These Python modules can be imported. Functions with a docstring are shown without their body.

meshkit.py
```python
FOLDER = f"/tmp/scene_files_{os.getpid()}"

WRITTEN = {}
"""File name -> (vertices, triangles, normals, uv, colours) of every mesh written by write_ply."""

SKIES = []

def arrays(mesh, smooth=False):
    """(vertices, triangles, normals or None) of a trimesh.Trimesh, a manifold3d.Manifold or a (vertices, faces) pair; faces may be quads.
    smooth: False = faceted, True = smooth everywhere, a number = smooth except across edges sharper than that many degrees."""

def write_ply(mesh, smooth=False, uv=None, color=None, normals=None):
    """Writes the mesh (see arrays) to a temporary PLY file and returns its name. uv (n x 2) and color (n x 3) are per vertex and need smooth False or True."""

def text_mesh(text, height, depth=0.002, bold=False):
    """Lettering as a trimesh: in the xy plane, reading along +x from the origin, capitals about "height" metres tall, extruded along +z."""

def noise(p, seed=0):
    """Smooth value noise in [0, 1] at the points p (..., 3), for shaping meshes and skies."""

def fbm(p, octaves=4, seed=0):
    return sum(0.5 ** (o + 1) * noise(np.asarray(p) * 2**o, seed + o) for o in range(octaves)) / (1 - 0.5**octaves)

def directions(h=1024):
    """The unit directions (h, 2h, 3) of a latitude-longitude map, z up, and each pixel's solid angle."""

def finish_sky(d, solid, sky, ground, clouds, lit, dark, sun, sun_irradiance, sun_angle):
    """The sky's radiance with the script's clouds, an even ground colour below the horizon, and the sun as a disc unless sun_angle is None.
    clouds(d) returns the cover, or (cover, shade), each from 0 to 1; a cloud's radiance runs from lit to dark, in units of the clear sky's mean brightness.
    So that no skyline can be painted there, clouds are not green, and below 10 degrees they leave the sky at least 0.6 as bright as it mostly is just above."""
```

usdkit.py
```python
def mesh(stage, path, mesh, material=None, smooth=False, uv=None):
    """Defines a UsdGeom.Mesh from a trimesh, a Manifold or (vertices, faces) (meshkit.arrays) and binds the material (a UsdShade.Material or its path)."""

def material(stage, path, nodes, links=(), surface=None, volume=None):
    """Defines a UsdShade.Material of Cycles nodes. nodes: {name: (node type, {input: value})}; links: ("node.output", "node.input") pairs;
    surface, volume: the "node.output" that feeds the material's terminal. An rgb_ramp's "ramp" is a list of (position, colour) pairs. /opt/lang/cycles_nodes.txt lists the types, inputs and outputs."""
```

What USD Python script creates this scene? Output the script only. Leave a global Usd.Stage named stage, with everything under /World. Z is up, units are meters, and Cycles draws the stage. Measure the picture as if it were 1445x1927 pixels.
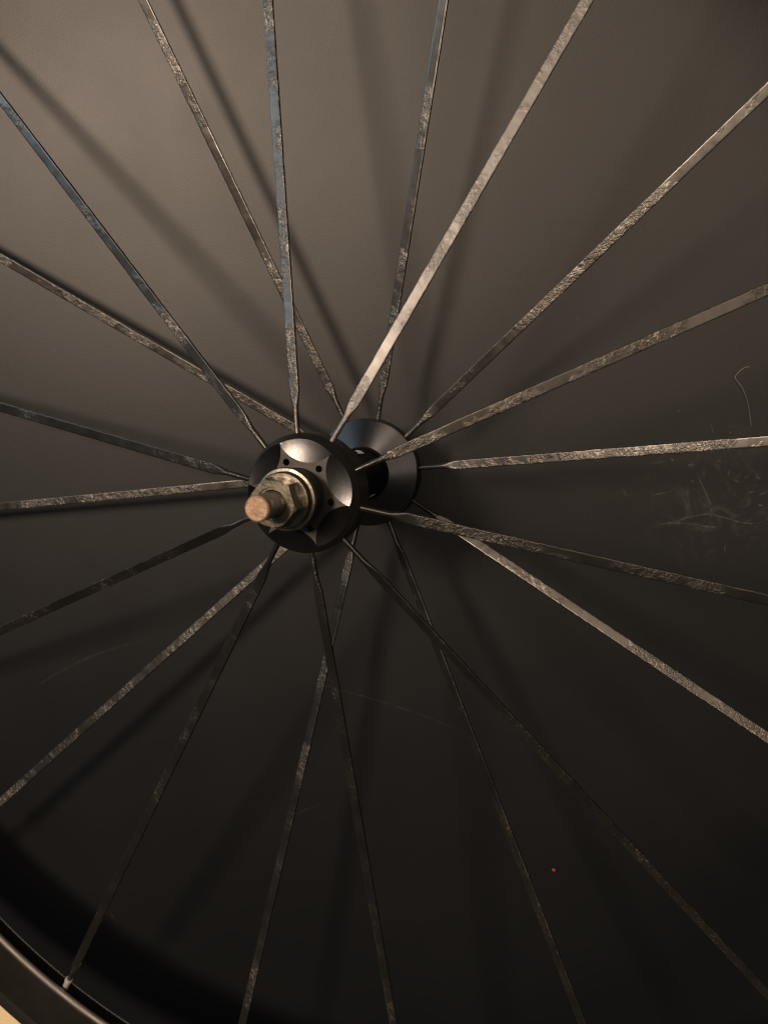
import math, random
import numpy as np, trimesh, manifold3d, usdkit, meshkit
from pxr import Usd, UsdGeom, UsdLux, UsdShade, Gf, Sdf, Vt
from scipy.spatial.transform import Rotation as Rot

random.seed(4); rng = np.random.default_rng(4)
stage = Usd.Stage.CreateInMemory()
UsdGeom.SetStageUpAxis(stage, UsdGeom.Tokens.z); UsdGeom.SetStageMetersPerUnit(stage, 1.0)
UsdGeom.Xform.Define(stage, '/World'); UsdGeom.Scope.Define(stage, '/World/Looks')

# ---------------------------------------------------------------- frames
# The wheel frame: axle along y (the near end of the axle at negative y), rim in the x-z plane, metres.
# The wheel lies tilted on a black board: far axle end and tyre touch it.  World z is up from the board's top.
TILT_A, TILT_B, FOOT = 0.1762, -0.0783, 0.0698          # the board in the wheel frame: y = FOOT + A x + B z
nrm = np.array([-TILT_A, 1.0, -TILT_B]); nlen = np.linalg.norm(nrm); nrm /= nlen
ZW = -nrm
EDGE0, EDGE1 = np.array([-.2576, 0, -.2672]), np.array([-.2235, 0, -.3019])   # two points on the board's edge (x, z of the wheel frame)
for e in (EDGE0, EDGE1): e[1] = FOOT + TILT_A * e[0] + TILT_B * e[2]
XW = EDGE1 - EDGE0; XW /= np.linalg.norm(XW)
YW = np.cross(ZW, XW)
ORG = nrm * (FOOT / nlen)                                # the wheel's centre dropped onto the board
B = np.array([XW, YW, ZW])                               # wheel -> world
def W(p): return (np.asarray(p, float) - ORG) @ B.T
EDGE_Y = W(EDGE0)[1]

# ---------------------------------------------------------------- camera
cam_rot = Rot.from_rotvec([1.33270697e-01, 3.01450992e-01, -9.28987422e-02]).as_matrix() @ np.array([[1, 0, 0], [0, 0, -1], [0, 1, 0.]])
cam_pos = np.array([1.23223695e-01, -3.34697679e-01, 2.75531207e-02]); F_PX = 1676.46
axes = cam_rot @ B.T                                     # rows: right, down, forward in world axes
cm = np.eye(4); cm[0, :3] = axes[0]; cm[1, :3] = -axes[1]; cm[2, :3] = -axes[2]; cm[3, :3] = W(cam_pos)
cam = UsdGeom.Camera.Define(stage, '/World/camera')
cam.AddTransformOp().Set(Gf.Matrix4d(*cm.ravel().tolist()))
FOCAL = 6.8
cam.CreateFocalLengthAttr(FOCAL); cam.CreateHorizontalApertureAttr(FOCAL * 1445 / F_PX); cam.CreateVerticalApertureAttr(FOCAL * 1927 / F_PX)
cam.CreateClippingRangeAttr(Gf.Vec2f(0.01, 50)); cam.CreateFStopAttr(2.8); cam.CreateFocusDistanceAttr(0.345)
cam.CreateExposureAttr(0.0)

# ---------------------------------------------------------------- light
def aim(prim, pos, target):
    z = np.asarray(pos) - np.asarray(target); z /= np.linalg.norm(z)
    x = np.cross([0.02, 1, 0.01], z); x /= np.linalg.norm(x); y = np.cross(z, x)
    m = np.eye(4); m[0, :3], m[1, :3], m[2, :3], m[3, :3] = x, y, z, pos
    UsdGeom.Xformable(prim).AddTransformOp().Set(Gf.Matrix4d(*m.ravel().tolist()))
LAMP = W([-.40, -2.1, .57])
lamp = UsdLux.DiskLight.Define(stage, '/World/ceiling_lamp')           # the warm lamp above the bench
lamp.CreateRadiusAttr(0.20); lamp.CreateIntensityAttr(98.0); lamp.CreateColorAttr(Gf.Vec3f(1.0, .765, .575))
aim(lamp, LAMP, W([0, 0, 0]))
glow = UsdLux.RectLight.Define(stage, '/World/ceiling_bounce')         # the pale ceiling it lights
glow.CreateWidthAttr(2.2); glow.CreateHeightAttr(1.5); glow.CreateIntensityAttr(2.7); glow.CreateColorAttr(Gf.Vec3f(1.0, .775, .57))
GP = np.array([-.30, 1.0, 2.35]); aim(glow, GP, GP - np.array([0, 0, 1.0]))
win = UsdLux.RectLight.Define(stage, '/World/window_light')            # a cool window across the room
win.CreateWidthAttr(1.7); win.CreateHeightAttr(1.0); win.CreateIntensityAttr(3.6); win.CreateColorAttr(Gf.Vec3f(.72, .89, 1.0))
aim(win, [-2.5, -.45, .85], [0, 0, .1])
dome = UsdLux.DomeLight.Define(stage, '/World/room_light')
usdkit.material(stage, '/World/Looks/room_glow', {"b": ("background_shader", {"color": (.95, .95, 1.0), "strength": 0.02})}, surface="b.background")
UsdShade.MaterialBindingAPI.Apply(dome.GetPrim()).Bind(UsdShade.Material.Get(stage, '/World/Looks/room_glow'))

# ---------------------------------------------------------------- helpers
M = {}
def mat(name, nodes, links=(), surface="p.BSDF"):
    M[name] = usdkit.material(stage, '/World/Looks/' + name, nodes, links, surface=surface)
used = {}
def path_for(name, parent='/World'):
    k = (str(parent), name); n = used.get(k, -1) + 1; used[k] = n
    return f'{parent}/{name}' + (f'_{n:03d}' if n else '')
def obj(name, mesh, material, parent='/World', smooth=35, label=None):
    parent = parent if isinstance(parent, str) else str(parent.GetPath())
    pr = usdkit.mesh(stage, path_for(name, parent), mesh, M[material], smooth=smooth).GetPrim()
    if label: pr.SetCustomDataByKey('label', label)
    return pr
def tag(pr, label=None, cat=None, kind=None, group=None):
    for k, v in (('label', label), ('category', cat), ('kind', kind), ('group', group)):
        if v: pr.SetCustomDataByKey(k, v)
    return pr
def lathe(profile, n=160, closed=False):
    """Turns (r, y) points about the y axis."""
    pr = np.array(profile, float); a = np.linspace(0, 2 * np.pi, n, endpoint=False)
    v = np.stack([np.outer(np.cos(a), pr[:, 0]), np.tile(pr[:, 1], (n, 1)), np.outer(np.sin(a), pr[:, 0])], -1).reshape(-1, 3)
    m = len(pr); f = []
    for j in range(m if closed else m - 1):
        j2 = (j + 1) % m; i = np.arange(n); i2 = (i + 1) % n
        q = np.stack([i * m + j, i * m + j2, i2 * m + j2, i2 * m + j], 1)
        f += [q[:, [0, 1, 2]], q[:, [0, 2, 3]]]
    t = trimesh.Trimesh(v, np.vstack(f), process=False); t.merge_vertices()
    t.update_faces(t.nondegenerate_faces()); t.fix_normals()
    return t
def arc(cr, cy, rad, a0, a1, n=8):
    return [(cr + rad * math.cos(math.radians(a)), cy + rad * math.sin(math.radians(a))) for a in np.linspace(a0, a1, n)]
def to_manifold(t): return manifold3d.Manifold(manifold3d.Mesh(np.asarray(t.vertices, np.float32), np.asarray(t.faces, np.uint32)))
def tube(points, radii, n=10):
    P = np.array(points, float); R = np.broadcast_to(radii, len(P)); rows = []
    T = np.gradient(P, axis=0); T /= np.linalg.norm(T, axis=1, keepdims=True)
    ref = np.array([.3, .2, .93]); a = np.linspace(0, 2 * np.pi, n, endpoint=False)
    for p, t, r in zip(P, T, R):
        x = np.cross(ref, t); x /= np.linalg.norm(x); y = np.cross(t, x)
        rows.append(p + r * (np.outer(np.cos(a), x) + np.outer(np.sin(a), y)))
    return skin(np.array(rows))
def skin(rows):
    m, n, _ = rows.shape; v = rows.reshape(-1, 3); f = []
    i = np.arange(n); i2 = (i + 1) % n
    for k in range(m - 1):
        f += [np.stack([k * n + i, k * n + i2, (k + 1) * n + i2], 1), np.stack([k * n + i, (k + 1) * n + i2, (k + 1) * n + i], 1)]
    v = np.vstack([v, rows[0].mean(0), rows[-1].mean(0)])
    f += [np.stack([np.full(n, m * n), i2, i], 1), np.stack([np.full(n, m * n + 1), (m - 1) * n + i, (m - 1) * n + i2], 1)]
    t = trimesh.Trimesh(v, np.vstack(f), process=False)
    return t

# ---------------------------------------------------------------- materials
def on_board(px, py):
    """The point of the board under a pixel of the photograph (used to place its marks)."""
    d = np.array([(px - 722.5) / F_PX, (py - 963.5) / F_PX, 1]) @ axes; c = W(cam_pos)
    return c + d * (-c[2] / d[2])
SCUFF = on_board(1350, 935)
mat('black_board', {
    "g": ("geometry", {}),
    "n1": ("noise_texture", {"scale": 1500, "detail": 3, "roughness": .6}), "n2": ("noise_texture", {"scale": 7, "detail": 4, "roughness": .6}),
    "n3": ("noise_texture", {"scale": 160, "detail": 5, "roughness": .7}), "r3": ("map_range", {"from_min": .66, "from_max": .8, "to_min": 0., "to_max": .10, "clamp": True}),
    "d": ("vector_math", {"math_type": "distance", "vector2": tuple(SCUFF)}), "dr": ("map_range", {"from_min": .004, "from_max": .040, "to_min": 1., "to_max": 0., "clamp": True}),
    "n4": ("noise_texture", {"scale": 90, "detail": 6, "roughness": .72, "distortion": 1.6}), "r4": ("map_range", {"from_min": .5, "from_max": .75, "to_min": 0., "to_max": .5, "clamp": True}),
    "m4": ("math", {"math_type": "multiply"}), "s4": ("math", {"math_type": "add", "use_clamp": True}),
    "c": ("mix_color", {"a": (.0036, .0041, .0049), "b": (.10, .095, .085)}),
    "rr": ("map_range", {"from_min": .3, "from_max": .7, "to_min": .41, "to_max": .47, "clamp": True}),
    "b": ("bump", {"strength": .16, "distance": .0004}), "p": ("principled_bsdf", {"specular_ior_level": .5})},
    [("g.position", "n1.vector"), ("g.position", "n2.vector"), ("g.position", "n3.vector"), ("n3.fac", "r3.value"), ("g.position", "d.vector1"), ("d.value", "dr.value"), ("g.position", "n4.vector"), ("n4.fac", "r4.value"),
     ("dr.result", "m4.value1"), ("r4.result", "m4.value2"), ("m4.value", "s4.value1"), ("r3.result", "s4.value2"), ("s4.value", "c.fac"), ("c.result", "p.base_color"),
     ("n2.fac", "rr.value"), ("rr.result", "p.roughness"), ("n1.fac", "b.height"), ("b.normal", "p.normal")])
mat('pale_wood', {
    "g": ("geometry", {}), "m": ("mapping", {"scale": (6, 90, 20)}), "n": ("noise_texture", {"scale": 1, "detail": 5, "distortion": .6}),
    "c": ("mix_color", {"a": (.78, .60, .34), "b": (.84, .68, .42)}), "p": ("principled_bsdf", {"roughness": .5})},
    [("g.position", "m.vector"), ("m.vector", "n.vector"), ("n.fac", "c.fac"), ("c.result", "p.base_color")])
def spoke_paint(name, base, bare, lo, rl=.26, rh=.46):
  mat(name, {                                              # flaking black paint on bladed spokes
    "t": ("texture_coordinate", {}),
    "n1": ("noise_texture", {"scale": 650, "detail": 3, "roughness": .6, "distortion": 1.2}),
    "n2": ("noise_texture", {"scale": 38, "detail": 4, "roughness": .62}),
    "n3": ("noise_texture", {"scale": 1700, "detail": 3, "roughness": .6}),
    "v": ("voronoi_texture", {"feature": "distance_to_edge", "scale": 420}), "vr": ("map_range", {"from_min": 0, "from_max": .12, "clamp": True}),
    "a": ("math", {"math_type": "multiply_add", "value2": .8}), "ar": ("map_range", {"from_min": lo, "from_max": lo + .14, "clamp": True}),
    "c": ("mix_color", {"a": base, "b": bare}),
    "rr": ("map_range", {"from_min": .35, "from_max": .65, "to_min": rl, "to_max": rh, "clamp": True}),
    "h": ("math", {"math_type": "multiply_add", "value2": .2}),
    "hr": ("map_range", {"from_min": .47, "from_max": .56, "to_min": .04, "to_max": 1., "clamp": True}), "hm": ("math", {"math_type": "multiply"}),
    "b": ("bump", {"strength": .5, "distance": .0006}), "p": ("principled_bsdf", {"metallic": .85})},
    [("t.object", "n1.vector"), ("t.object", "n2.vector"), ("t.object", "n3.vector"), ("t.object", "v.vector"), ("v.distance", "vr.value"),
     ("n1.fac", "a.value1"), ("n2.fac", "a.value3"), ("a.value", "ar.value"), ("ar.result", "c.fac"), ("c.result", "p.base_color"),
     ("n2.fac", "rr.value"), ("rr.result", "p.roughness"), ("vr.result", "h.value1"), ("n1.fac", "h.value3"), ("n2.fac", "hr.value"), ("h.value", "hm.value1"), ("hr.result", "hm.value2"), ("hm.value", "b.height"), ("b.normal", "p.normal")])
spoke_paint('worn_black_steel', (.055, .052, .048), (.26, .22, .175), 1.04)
spoke_paint('worn_steel_lit', (.090, .085, .078), (.32, .275, .225), 1.02)  # same flaking paint, base lightened for spokes that catch the lamp
spoke_paint('worn_steel_glint', (.155, .15, .145), (.27, .25, .225), 1.0, .40, .56)  # lamp glint along one spoke put into a brighter base colour
def anodised(name, base, rough, aniso=0., metallic=.9, bump=.05):
    n = {"t": ("texture_coordinate", {}), "n": ("noise_texture", {"scale": 300, "detail": 4}), "n2": ("noise_texture", {"scale": 60, "detail": 5, "roughness": .7}),
         "rr": ("map_range", {"from_min": .3, "from_max": .75, "to_min": rough * .85, "to_max": rough * 1.25, "clamp": True}),
         "b": ("bump", {"strength": bump, "distance": .0004}), "p": ("principled_bsdf", {"metallic": metallic, "base_color": base, "anisotropic": aniso, "anisotropic_rotation": .25 if aniso else 0.})}
    l = [("t.object", "n.vector"), ("t.object", "n2.vector"), ("n2.fac", "rr.value"), ("rr.result", "p.roughness"), ("n.fac", "b.height"), ("b.normal", "p.normal")]
    if aniso:
        n["tan"] = ("tangent", {"direction_type": "radial", "axis": "y"}); l.append(("tan.tangent", "p.tangent"))
    mat(name, n, l)
anodised('black_anodised', (.035, .036, .040), .38)
anodised('black_polished', (.034, .034, .036), .22, bump=.06)
anodised('black_satin_face', (.06, .057, .054), .42, bump=.15)
anodised('turned_black', (.05, .052, .056), .32, aniso=.8, bump=.0)
anodised('black_rim', (.020, .017, .014), .40, metallic=.5)
anodised('bare_alloy', (.21, .19, .17), .62, metallic=.75, bump=.4)
anodised('edge_highlight', (.30, .28, .26), .5, metallic=.8, bump=.2)  # pale colour stands in for the highlight on the dark far rim edge
anodised('nipple_alloy', (.66, .61, .54), .45, metallic=.6, bump=.1)
mat('grimy_steel', {
    "t": ("texture_coordinate", {}), "n": ("noise_texture", {"scale": 260, "detail": 5, "roughness": .65}), "n2": ("noise_texture", {"scale": 900, "detail": 4}),
    "c": ("rgb_ramp", {"ramp": [(.3, (.06, .052, .040)), (.5, (.19, .17, .135)), (.72, (.40, .37, .32))]}),
    "rr": ("map_range", {"from_min": .3, "from_max": .7, "to_min": .46, "to_max": .24, "clamp": True}),
    "b": ("bump", {"strength": .25, "distance": .0003}), "p": ("principled_bsdf", {"metallic": .95})},
    [("t.object", "n.vector"), ("t.object", "n2.vector"), ("n.fac", "c.fac"), ("c.color", "p.base_color"), ("n.fac", "rr.value"), ("rr.result", "p.roughness"), ("n2.fac", "b.height"), ("b.normal", "p.normal")])
mat('rusty_steel', {
    "t": ("texture_coordinate", {}), "n": ("noise_texture", {"scale": 330, "detail": 5, "roughness": .6}), "n2": ("noise_texture", {"scale": 1400, "detail": 4}),
    "c": ("rgb_ramp", {"ramp": [(.35, (.22, .15, .10)), (.5, (.36, .23, .145)), (.68, (.42, .33, .25))]}),
    "b": ("bump", {"strength": .4, "distance": .0002}), "p": ("principled_bsdf", {"metallic": .55, "roughness": .5})},
    [("t.object", "n.vector"), ("t.object", "n2.vector"), ("n.fac", "c.fac"), ("c.color", "p.base_color"), ("n2.fac", "b.height"), ("b.normal", "p.normal")])
mat('tyre_rubber', {
    "t": ("texture_coordinate", {}), "n": ("noise_texture", {"scale": 500, "detail": 5}), "b": ("bump", {"strength": .3, "distance": .0006}),
    "p": ("principled_bsdf", {"base_color": (.010, .009, .008), "roughness": .75, "specular_ior_level": .25})}, [("t.object", "n.vector"), ("n.fac", "b.height"), ("b.normal", "p.normal")])
mat('white_print', {"p": ("principled_bsdf", {"base_color": (.75, .72, .72), "roughness": .5})})
mat('pink_crumb', {"p": ("principled_bsdf", {"base_color": (.36, .03, .045), "roughness": .6})})
mat('pale_hair', {"p": ("principled_bsdf", {"base_color": (.19, .17, .14), "roughness": .5})})
def scuff(name, col, alpha, scale):
    mat(name, {"g": ("geometry", {}), "n": ("noise_texture", {"scale": scale, "detail": 4, "roughness": .7}), "r": ("map_range", {"from_min": .35, "from_max": .7, "to_min": 0, "to_max": alpha, "clamp": True}),
               "p": ("principled_bsdf", {"base_color": col, "roughness": .7})}, [("g.position", "n.vector"), ("n.fac", "r.value"), ("r.result", "p.alpha")])
scuff('scuff_pale', (.16, .155, .14), .45, 500); scuff('scuff_faint', (.07, .066, .06), .28, 200)

# ---------------------------------------------------------------- the board and the bench under it
T = 0.018
def slab(x0, x1, y0, y1, z0, z1, r=.0012):
    hull = [manifold3d.Manifold.sphere(r, 16).translate((x, y, z)) for x in (x0 + r, x1 - r) for y in (y0 + r, y1 - r) for z in (z0 + r, z1 - r)]
    return manifold3d.Manifold.batch_hull(hull)
board = obj('black_board', slab(-.75, .75, EDGE_Y, EDGE_Y + 1.1, -T, 0), 'black_board')
tag(board, 'scuffed satin black board under the bicycle wheel', None, 'structure')
bench = obj('workbench', slab(-1.3, 1.3, EDGE_Y - .5, EDGE_Y + 1.4, -T - .04, -T - .0003, .002), 'pale_wood')
tag(bench, 'pale beige wooden surface beyond the edge of the black board', None, 'structure')

def spline(pts, n=40):
    from scipy.interpolate import CubicSpline
    pts = np.array(pts, float); t = np.arange(len(pts))
    return CubicSpline(t, pts)(np.linspace(0, len(pts) - 1, n))
def ribbon(pix, width, z=.00006, n=40):
    c = np.array([on_board(*q) for q in spline(pix, n)]) if len(pix) > 2 else np.array([on_board(*(np.array(pix[0]) + (np.array(pix[1]) - np.array(pix[0])) * k)) for k in np.linspace(0, 1, n)])
    t = np.gradient(c, axis=0); t /= np.linalg.norm(t, axis=1, keepdims=True); s = np.stack([-t[:, 1], t[:, 0], 0 * t[:, 0]], 1)
    w = width * np.sin(np.linspace(.12, np.pi - .12, n))[:, None] * (0.7 + .6 * rng.random((n, 1))) / 2
    v = np.vstack([c - s * w, c + s * w]); v[:, 2] = z
    i = np.arange(n - 1); f = np.vstack([np.stack([i, i + n, i + 1], 1), np.stack([i + 1, i + n, i + n + 1], 1)])
    t = trimesh.Trimesh(v, f, process=False)
    if t.face_normals[:, 2].mean() < 0: t.invert()
    return t
Z = [.00006]
def mark(pix, width, m='scuff_pale', n=40):
    Z[0] += .000004
    return obj('scratch', ribbon(pix, width, Z[0], n), m, board, smooth=False)
# long faint scratches
mark([(944, 434), (1030, 421), (1130, 420), (1215, 427)], .0006, 'scuff_faint'); mark([(1080, 357), (1190, 360), (1290, 370)], .0005, 'scuff_faint')
mark([(50, 1305), (130, 1255), (200, 1225), (268, 1207)], .0012, 'scuff_faint'); mark([(505, 1270), (600, 1287), (715, 1320), (800, 1348), (900, 1392)], .0008, 'scuff_faint')
mark([(207, 1717), (222, 1740)], .0010, 'scuff_faint'); mark([(548, 1535), (610, 1510)], .0008, 'scuff_faint')
mark([(432, 838), (440, 858)], .0012, 'scuff_faint'); mark([(305, 560), (322, 572)], .0010, 'scuff_faint')
# the scuffed patch at the right
for a in ([(1240, 985), (1290, 975), (1338, 968), (1390, 982), (1445, 976)], [(1235, 990), (1270, 984), (1335, 990)], [(1310, 885), (1322, 915), (1335, 945), (1336, 975)]):
    mark(a, .0007, 'scuff_pale')
for a, w in (([(1293, 875), (1308, 874)], .0013), ([(1298, 903), (1306, 908)], .0010), ([(1374, 880), (1369, 897)], .0007), ([(1378, 902), (1392, 908)], .0011), ([(1418, 885), (1424, 896), (1432, 903)], .0009),
             ([(1426, 932), (1442, 925)], .0009), ([(1225, 872), (1250, 868)], .0011), ([(1262, 862), (1268, 868)], .0012), ([(1350, 865), (1358, 868)], .0012), ([(1337, 798), (1342, 815)], .0006),
             ([(1372, 813), (1376, 815)], .0008), ([(1424, 950), (1436, 951)], .0010), ([(1365, 1023), (1363, 1040)], .0006), ([(1178, 935), (1175, 925), (1170, 921)], .0007), ([(1085, 600), (1090, 596)], .0007),
             ([(1318, 990), (1350, 992)], .0010), ([(1400, 900), (1410, 893)], .0008), ([(1276, 770), (1278, 776)], .0008), ([(1402, 929), (1420, 924)], .0008), ([(1225, 932), (1262, 925)], .0006)):
    mark(a, w, 'scuff_pale', 12)
for k in range(26):
    x, y = rng.normal(1340, 75), rng.normal(930, 55); a = rng.uniform(-.6, .6); l = rng.uniform(8, 34)
    mark([(x, y), (x + l * math.cos(a), y + l * math.sin(a))], rng.uniform(.0003, .0007), 'scuff_faint', 10)
for k in range(60):                                                    # dust specks all over
    x, y = rng.uniform(0, 1445), rng.uniform(0, 1900); l = rng.uniform(1.5, 4)
    mark([(x, y), (x + l, y + rng.uniform(-2, 2))], rng.uniform(.0003, .0007), 'scuff_faint', 6)

c = np.array([on_board(*q) for q in spline([(1410, 691), (1396, 694), (1384, 705), (1383, 713), (1394, 728), (1403, 748), (1409, 772), (1413, 800)], 50)])
c[:, 2] = .00025 + .0012 * np.sin(np.linspace(0, np.pi, 50)) ** 2
hr = obj('curved_hair', tube(c, np.linspace(.00016, .00010, 50), 8), 'pale_hair'); tag(hr, 'thin curved pale hair lying on the black board', 'hair')
q = on_board(1042, 1637); q2 = on_board(1043, 1644)
cr = trimesh.creation.icosphere(2, .0009); cr.vertices *= (1 + .5 * (meshkit.noise(cr.vertices * 1500, 3) - .5))[:, None]; cr.apply_scale([1, .8, .6]); cr.apply_translation(q + [0, 0, .0004])
tag(obj('red_crumb', cr, 'pink_crumb'), 'tiny red crumb on the lower right of the black board', 'crumb')

# ---------------------------------------------------------------- the wheel
wheel = UsdGeom.Xform.Define(stage, '/World/bicycle_wheel')
wm = np.eye(4); wm[:3, :3] = B.T; wm[3, :3] = W([0, 0, 0])
wheel.AddTransformOp().Set(Gf.Matrix4d(*wm.ravel().tolist()))
wheel = tag(wheel.GetPrim(), 'bicycle front wheel with worn black bladed spokes and black hub lying on the black board', 'bicycle wheel')

# hub: shell > flanges, decals
shell = obj('hub_shell', lathe([(0, -.0300), (.0135, -.0300), (.0120, -.0285), (.0108, -.0265), (.0105, -.022), (.0105, .0258), (.0107, .0266), (.0114, .0276), (0, .0276)], 128), 'black_anodised', wheel)
YF = -.0450; RF = .0195; PH = 44.0
prof = [(0, YF), (RF - .0003, YF), (RF, YF + .0002), (.0209, YF + .0030), (.0215, YF + .0042), (.0217, YF + .0047), (.0217, YF + .0050), (.02145, YF + .0053), (.0217, YF + .0056), (.0217, -.0312), (.0212, -.0302), (0, -.0302)]
fm = to_manifold(lathe(prof, 256))
RHO, CD, DEP = .0126, .0246, .0600
RS = math.hypot(RHO, DEP)
cuts = []; holes = []
for k in range(6):
    a = math.radians(PH + 30 + 60 * k)
    cuts.append(manifold3d.Manifold.sphere(RS, 360).translate((CD * math.cos(a), YF - DEP, CD * math.sin(a))))
    a = math.radians(PH + 60 * k)
    holes.append(manifold3d.Manifold.cylinder(.006, .00125, .00125, 32).rotate((-90, 0, 0)).translate((.0124 * math.cos(a), YF - .001, .0124 * math.sin(a))))
fm2 = fm
for h in holes: fm2 = fm2 - h
flange = fm2
for s in cuts: flange = flange - s
t = flange.to_mesh(); tri = trimesh.Trimesh(t.vert_properties[:, :3], t.tri_verts, process=False)
# the polished scallops are pieces of their own: the faces that lie on the cutting spheres
cen = tri.triangles_center; on = np.zeros(len(cen), bool)
owner = np.full(len(cen), -1)
for k in range(6):
    a = math.radians(PH + 30 + 60 * k); c0 = np.array([CD * math.cos(a), YF - DEP, CD * math.sin(a)])
    hit = np.abs(np.linalg.norm(cen - c0, axis=1) - RS) < 2.5e-5
    hit &= (cen[:, 1] > YF + 1e-5)
    owner[hit] = k
def faces_of(m, idx):
    r = trimesh.Trimesh(m.vertices.copy(), m.faces[idx], process=False); r.remove_unreferenced_vertices()
    return r
body = faces_of(tri, np.nonzero(owner < 0)[0])
fl = obj('flange', body, 'black_satin_face', shell, smooth=25, label='near flange of the hub with a six pointed star face')
for k in range(6):
    idx = np.nonzero(owner == k)[0]
    if len(idx): obj('polished_scallop', faces_of(tri, idx), 'black_polished', shell, smooth=60)
far = lathe([(.0112, .0268), (.0118, .0278), (.0227, .0322), (.0233, .0326), (.0235, .0332), (.0235, .0378), (.0228, .0385), (.0195, .0392), (0, .0392)], 256)
obj('flange', far, 'turned_black', shell, smooth=25, label='far flange of the hub with a turned conical inner face')
def shell_patch(pix_poly, r=.01058):
    """A printed letter piece on the shell: polygon in (angle deg, y) wrapped round it."""
    pp = np.array(pix_poly, float); m = trimesh.creation.triangulate_polygon(__import__('shapely').Polygon(pp * [.000185, 1]).segmentize(.002), engine='earcut')
    v, f = m; th = np.radians(v[:, 0] / .000185)
    v, f = trimesh.remesh.subdivide_to_size(np.c_[v, 0 * v[:, 0]], f, .0012); th = np.radians(v[:, 0] / .000185)
    V = np.stack([r * np.cos(th), v[:, 1], r * np.sin(th)], 1)
    t = trimesh.Trimesh(V, f, process=False)
    n = t.face_normals; cc = t.triangles_center
    if (n[:, [0, 2]] * cc[:, [0, 2]]).sum(1).mean() < 0: t.invert()
    return t
for poly in ([(98, .0245), (66, .0120), (60, .0172), (77, .0215)], [(-50, .0165), (-55, .0240), (-72, .0245), (-66, .0168)]):
    obj('printed_letter', shell_patch(poly), 'white_print', shell, smooth=True)

obj('dust_cap', lathe([(0, YF + .0006), (.0099, YF + .0006), (.0099, YF - .0010), (.0096, YF - .0014), (.0096, YF - .0090), (.0092, YF - .0096), (0, YF - .0096)], 128), 'black_satin_face', wheel)
wy = YF - .0095
wa = obj('washer', lathe([(0, wy), (.0104, wy), (.0110, wy - .0004), (.0110, wy - .0017), (.0107, wy - .0021), (.0098, wy - .0023), (.0097, wy - .0042), (.0093, wy - .0048), (0, wy - .0048)], 128), 'grimy_steel', wheel)
ny0 = wy - .0047; ny1 = ny0 - .0088
hexm = manifold3d.Manifold.cylinder(ny0 - ny1, .0087, .0087, 6)
ch = to_manifold(lathe([(0, 0), (.0077, 0), (.0090, .0008), (.0090, .0080), (.0078, .0088), (0, .0088)], 128))
hexm = hexm.rotate((-90, 0, 0)).rotate((0, -(42.0), 0)) ^ ch
hexm = hexm.translate((0, ny1, 0)) - manifold3d.Manifold.cylinder(.02, .0047, .0047, 48).rotate((-90, 0, 0)).translate((0, ny1 - .005, 0))
rec = to_manifold(lathe([(0, ny1 - .001), (.0058, ny1 - .001), (.0054, ny1 + .0007), (0, ny1 + .0007)], 96))
obj('axle_nut', hexm - rec, 'grimy_steel', wheel, smooth=25)
tip = -.0797
AR = .0043
pr = [(0, tip), (.0037, tip), (AR, tip + .0006)]
y = tip + .0022
pr.append((AR, y))
while y < ny0:
    pr += [(AR, y + .0001), (AR - .0005, y + .0005), (AR, y + .0009)]; y += .0010
pr += [(AR, y), (AR, .0600), (.0034, FOOT * .985)]
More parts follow.
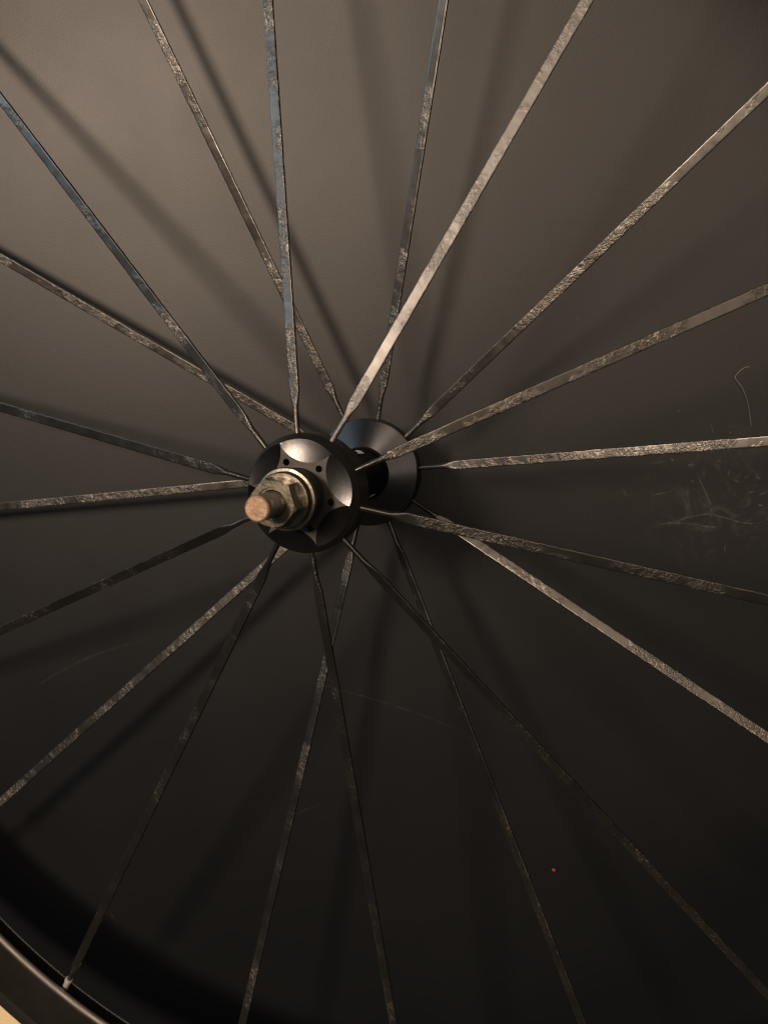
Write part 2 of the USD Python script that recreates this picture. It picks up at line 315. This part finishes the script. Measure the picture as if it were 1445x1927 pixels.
# the far end of the axle just touches the board
ylow = FOOT - .0034 * math.hypot(TILT_A, TILT_B)
pr[-1] = (.0034, ylow); pr.append((0, ylow))
ax = obj('axle', lathe(pr[3:-1] if False else pr, 64), 'grimy_steel', wheel, smooth=25)
obj('axle_end', lathe([(0, tip - .00012), (.0037, tip - .00012), (.0042, tip + .0003), (.00436, tip + .0008), (.00436, tip + .0019), (.0042, tip + .0020)], 64), 'rusty_steel', ax, smooth=30, label='rusty copper coloured end of the axle')
obj('dust_cap', lathe([(0, .0390), (.0127, .0390), (.0119, .0445), (.0113, .0460), (0, .0460)], 96), 'black_satin_face', wheel)
obj('washer', lathe([(0, .0459), (.0114, .0459), (.0117, .0463), (.0117, .0473), (.0102, .0482), (.0098, .0492), (0, .0492)], 96), 'grimy_steel', wheel)
hx = manifold3d.Manifold.cylinder(.0078, .0083, .0083, 6).rotate((-90, 0, 0)).translate((0, .0491, 0)) - manifold3d.Manifold.cylinder(.02, .0043, .0043, 48).rotate((-90, 0, 0)).translate((0, .045, 0))
obj('axle_nut', hx, 'grimy_steel', wheel, smooth=25)

# spokes
RIM_R, RIM_Y, TH = .2920, -.00078, 2.19591
AN, AF, RN, RFAR = .03913, .03468, .0216, .0234
TW = {0: [-11, -10, 2, 4, 4, 26, 18, 9, -21, -1], 1: [-4, -11, 4, -1, -19, 26, 13, 6, 0, -5]}
LIT_TONE = {0: 'rrbddddddd', 1: 'rrrrdddddr'}; TONE_LOOKS = {'d': 'worn_black_steel', 'r': 'worn_steel_lit', 'b': 'worn_steel_glint'}  # tone per spoke follows how bright the lamp makes it look
def spoke_ends(k, far):
    a = TH - math.radians(36 * k) - (math.radians(18) if far else 0)
    d = np.array([math.cos(a), 0, math.sin(a)])
    return d * (RFAR if far else RN) + [0, AF if far else -AN, 0], d * RIM_R + [0, RIM_Y + (.002 if far else -.002), 0]
NS = 16
def spoke_mesh(k, far):
    A, Bp = spoke_ends(k, far); L = np.linalg.norm(Bp - A); u = (Bp - A) / L
    n = np.array([0, -1.0, 0]); n -= (n @ u) * u; n /= np.linalg.norm(n); t = np.cross(u, n)
    tw = math.radians(TW[far][k]); n, t = n * math.cos(tw) + t * math.sin(tw), t * math.cos(tw) - n * math.sin(tw)
    neck = .0078 + .002 * rng.random(); s = np.concatenate([np.linspace(-.003, .004, 6), np.linspace(.0045, .026, 40), np.linspace(.0265, L - .022, 420), np.linspace(L - .0215, L - .002, 36)])
    def smooth(x, a, b): q = np.clip((x - a) / (b - a), 0, 1); return q * q * (3 - 2 * q)
    fl = smooth(s, neck, neck + .0085) * smooth(L - s, .0125, .0205)
    hw = .00105 + (.00196 - .00105) * fl; ht = .00105 + (.00055 - .00105) * fl
    a = (np.arange(NS) + .5) / NS * 2 * np.pi
    rows = []; seed = 7 * k + 100 * far
    exps = 1 - .74 * fl                                     # superellipse exponent: round neck, flat blade
    ca, sa = np.cos(a), np.sin(a)
    X = np.sign(ca) * np.abs(ca) ** exps[:, None]; Y = np.sign(sa) * np.abs(sa) ** exps[:, None]
    pos = np.stack([np.repeat(s[:, None], NS, 1), X * hw[:, None], Y * ht[:, None]], -1)
    q = pos * [1, 1, 1.0]
    nz = meshkit.fbm(q * 900 + seed * 13.7, 3, seed) - .5; nz2 = meshkit.fbm(q * [260, 400, 400] + seed * 3.1, 2, seed + 5) - .5
    e = (np.abs(X) ** 4)
    pos[..., 1] *= 1 + (.16 * nz + .10 * nz2) * e
    pos[..., 2] *= 1 + (.12 * nz + .30 * nz2) * fl[:, None]
    bow = .0003 * np.sin(np.pi * s / L) * (rng.random() - .5)
    rows = A + pos[..., 0:1] * u + (pos[..., 1:2] + bow[:, None, None]) * t + pos[..., 2:3] * n
    m = skin(rows)
    if m.volume < 0: m.invert()
    return m, A, u, L
for far in (0, 1):
    for k in range(10):
        m, A, u, L = spoke_mesh(k, far)
        sp = obj('spoke', m, TONE_LOOKS[LIT_TONE[far][k]], wheel, smooth=50)
        nl = [(L - .0086, .0006), (L - .0085, .0013), (L - .0082, .00180), (L - .0074, .00190), (L - .0068, .00150), (L + .0010, .00155), (L + .0022, .0015)]
        obj('nipple', tube([A + u * s_ for s_, _ in nl], [max(r_, .0002) for _, r_ in nl], 20), 'nipple_alloy', sp, smooth=35)

# rim and tyre
rim_prof = [(.2926, -.0060), (.2926, .0016)] + arc(.2922, .0022, .0007, 230, 90, 6) + [(.2990, .0052), (.3060, .0068), (.3120, .0072), (.3120, -.0104), (.3060, -.0102), (.2985, -.0096), (.2912, -.0089), (.2900, -.0084), (.2899, -.0076), (.2926, -.0072)]
rim = obj('rim', lathe(rim_prof, 360, closed=True), 'black_rim', wheel, smooth=40)
lip = [(.2935, -.0062), (.2892, -.0056), (.2886, -.0059), (.2882, -.0065), (.2882, -.0072), (.2885, -.0078), (.2890, -.0082), (.2896, -.00845), (.2902, -.0084), (.2935, -.0071)]
obj('rim_edge', lathe(lip, 360, closed=True), 'bare_alloy', rim, smooth=60, label='bare metal near inner edge of the rim')
obj('rim_edge', lathe([(.29135 + .00030 * math.cos(q), .0021 + .00030 * math.sin(q)) for q in np.linspace(0, 2 * np.pi, 10, endpoint=False)], 360, closed=True), 'edge_highlight', rim, smooth=60, label='thin far inner edge of the rim with its highlight put into the colour')
TC, TR, TY = .3135, .0100, RIM_Y
tp = [(TC + TR * math.cos(a) * 1.0, TY + TR * math.sin(a)) for a in np.linspace(-2.75, 2.75, 60)]
obj('tyre', lathe(tp, 360, closed=True), 'tyre_rubber', wheel, smooth=40)
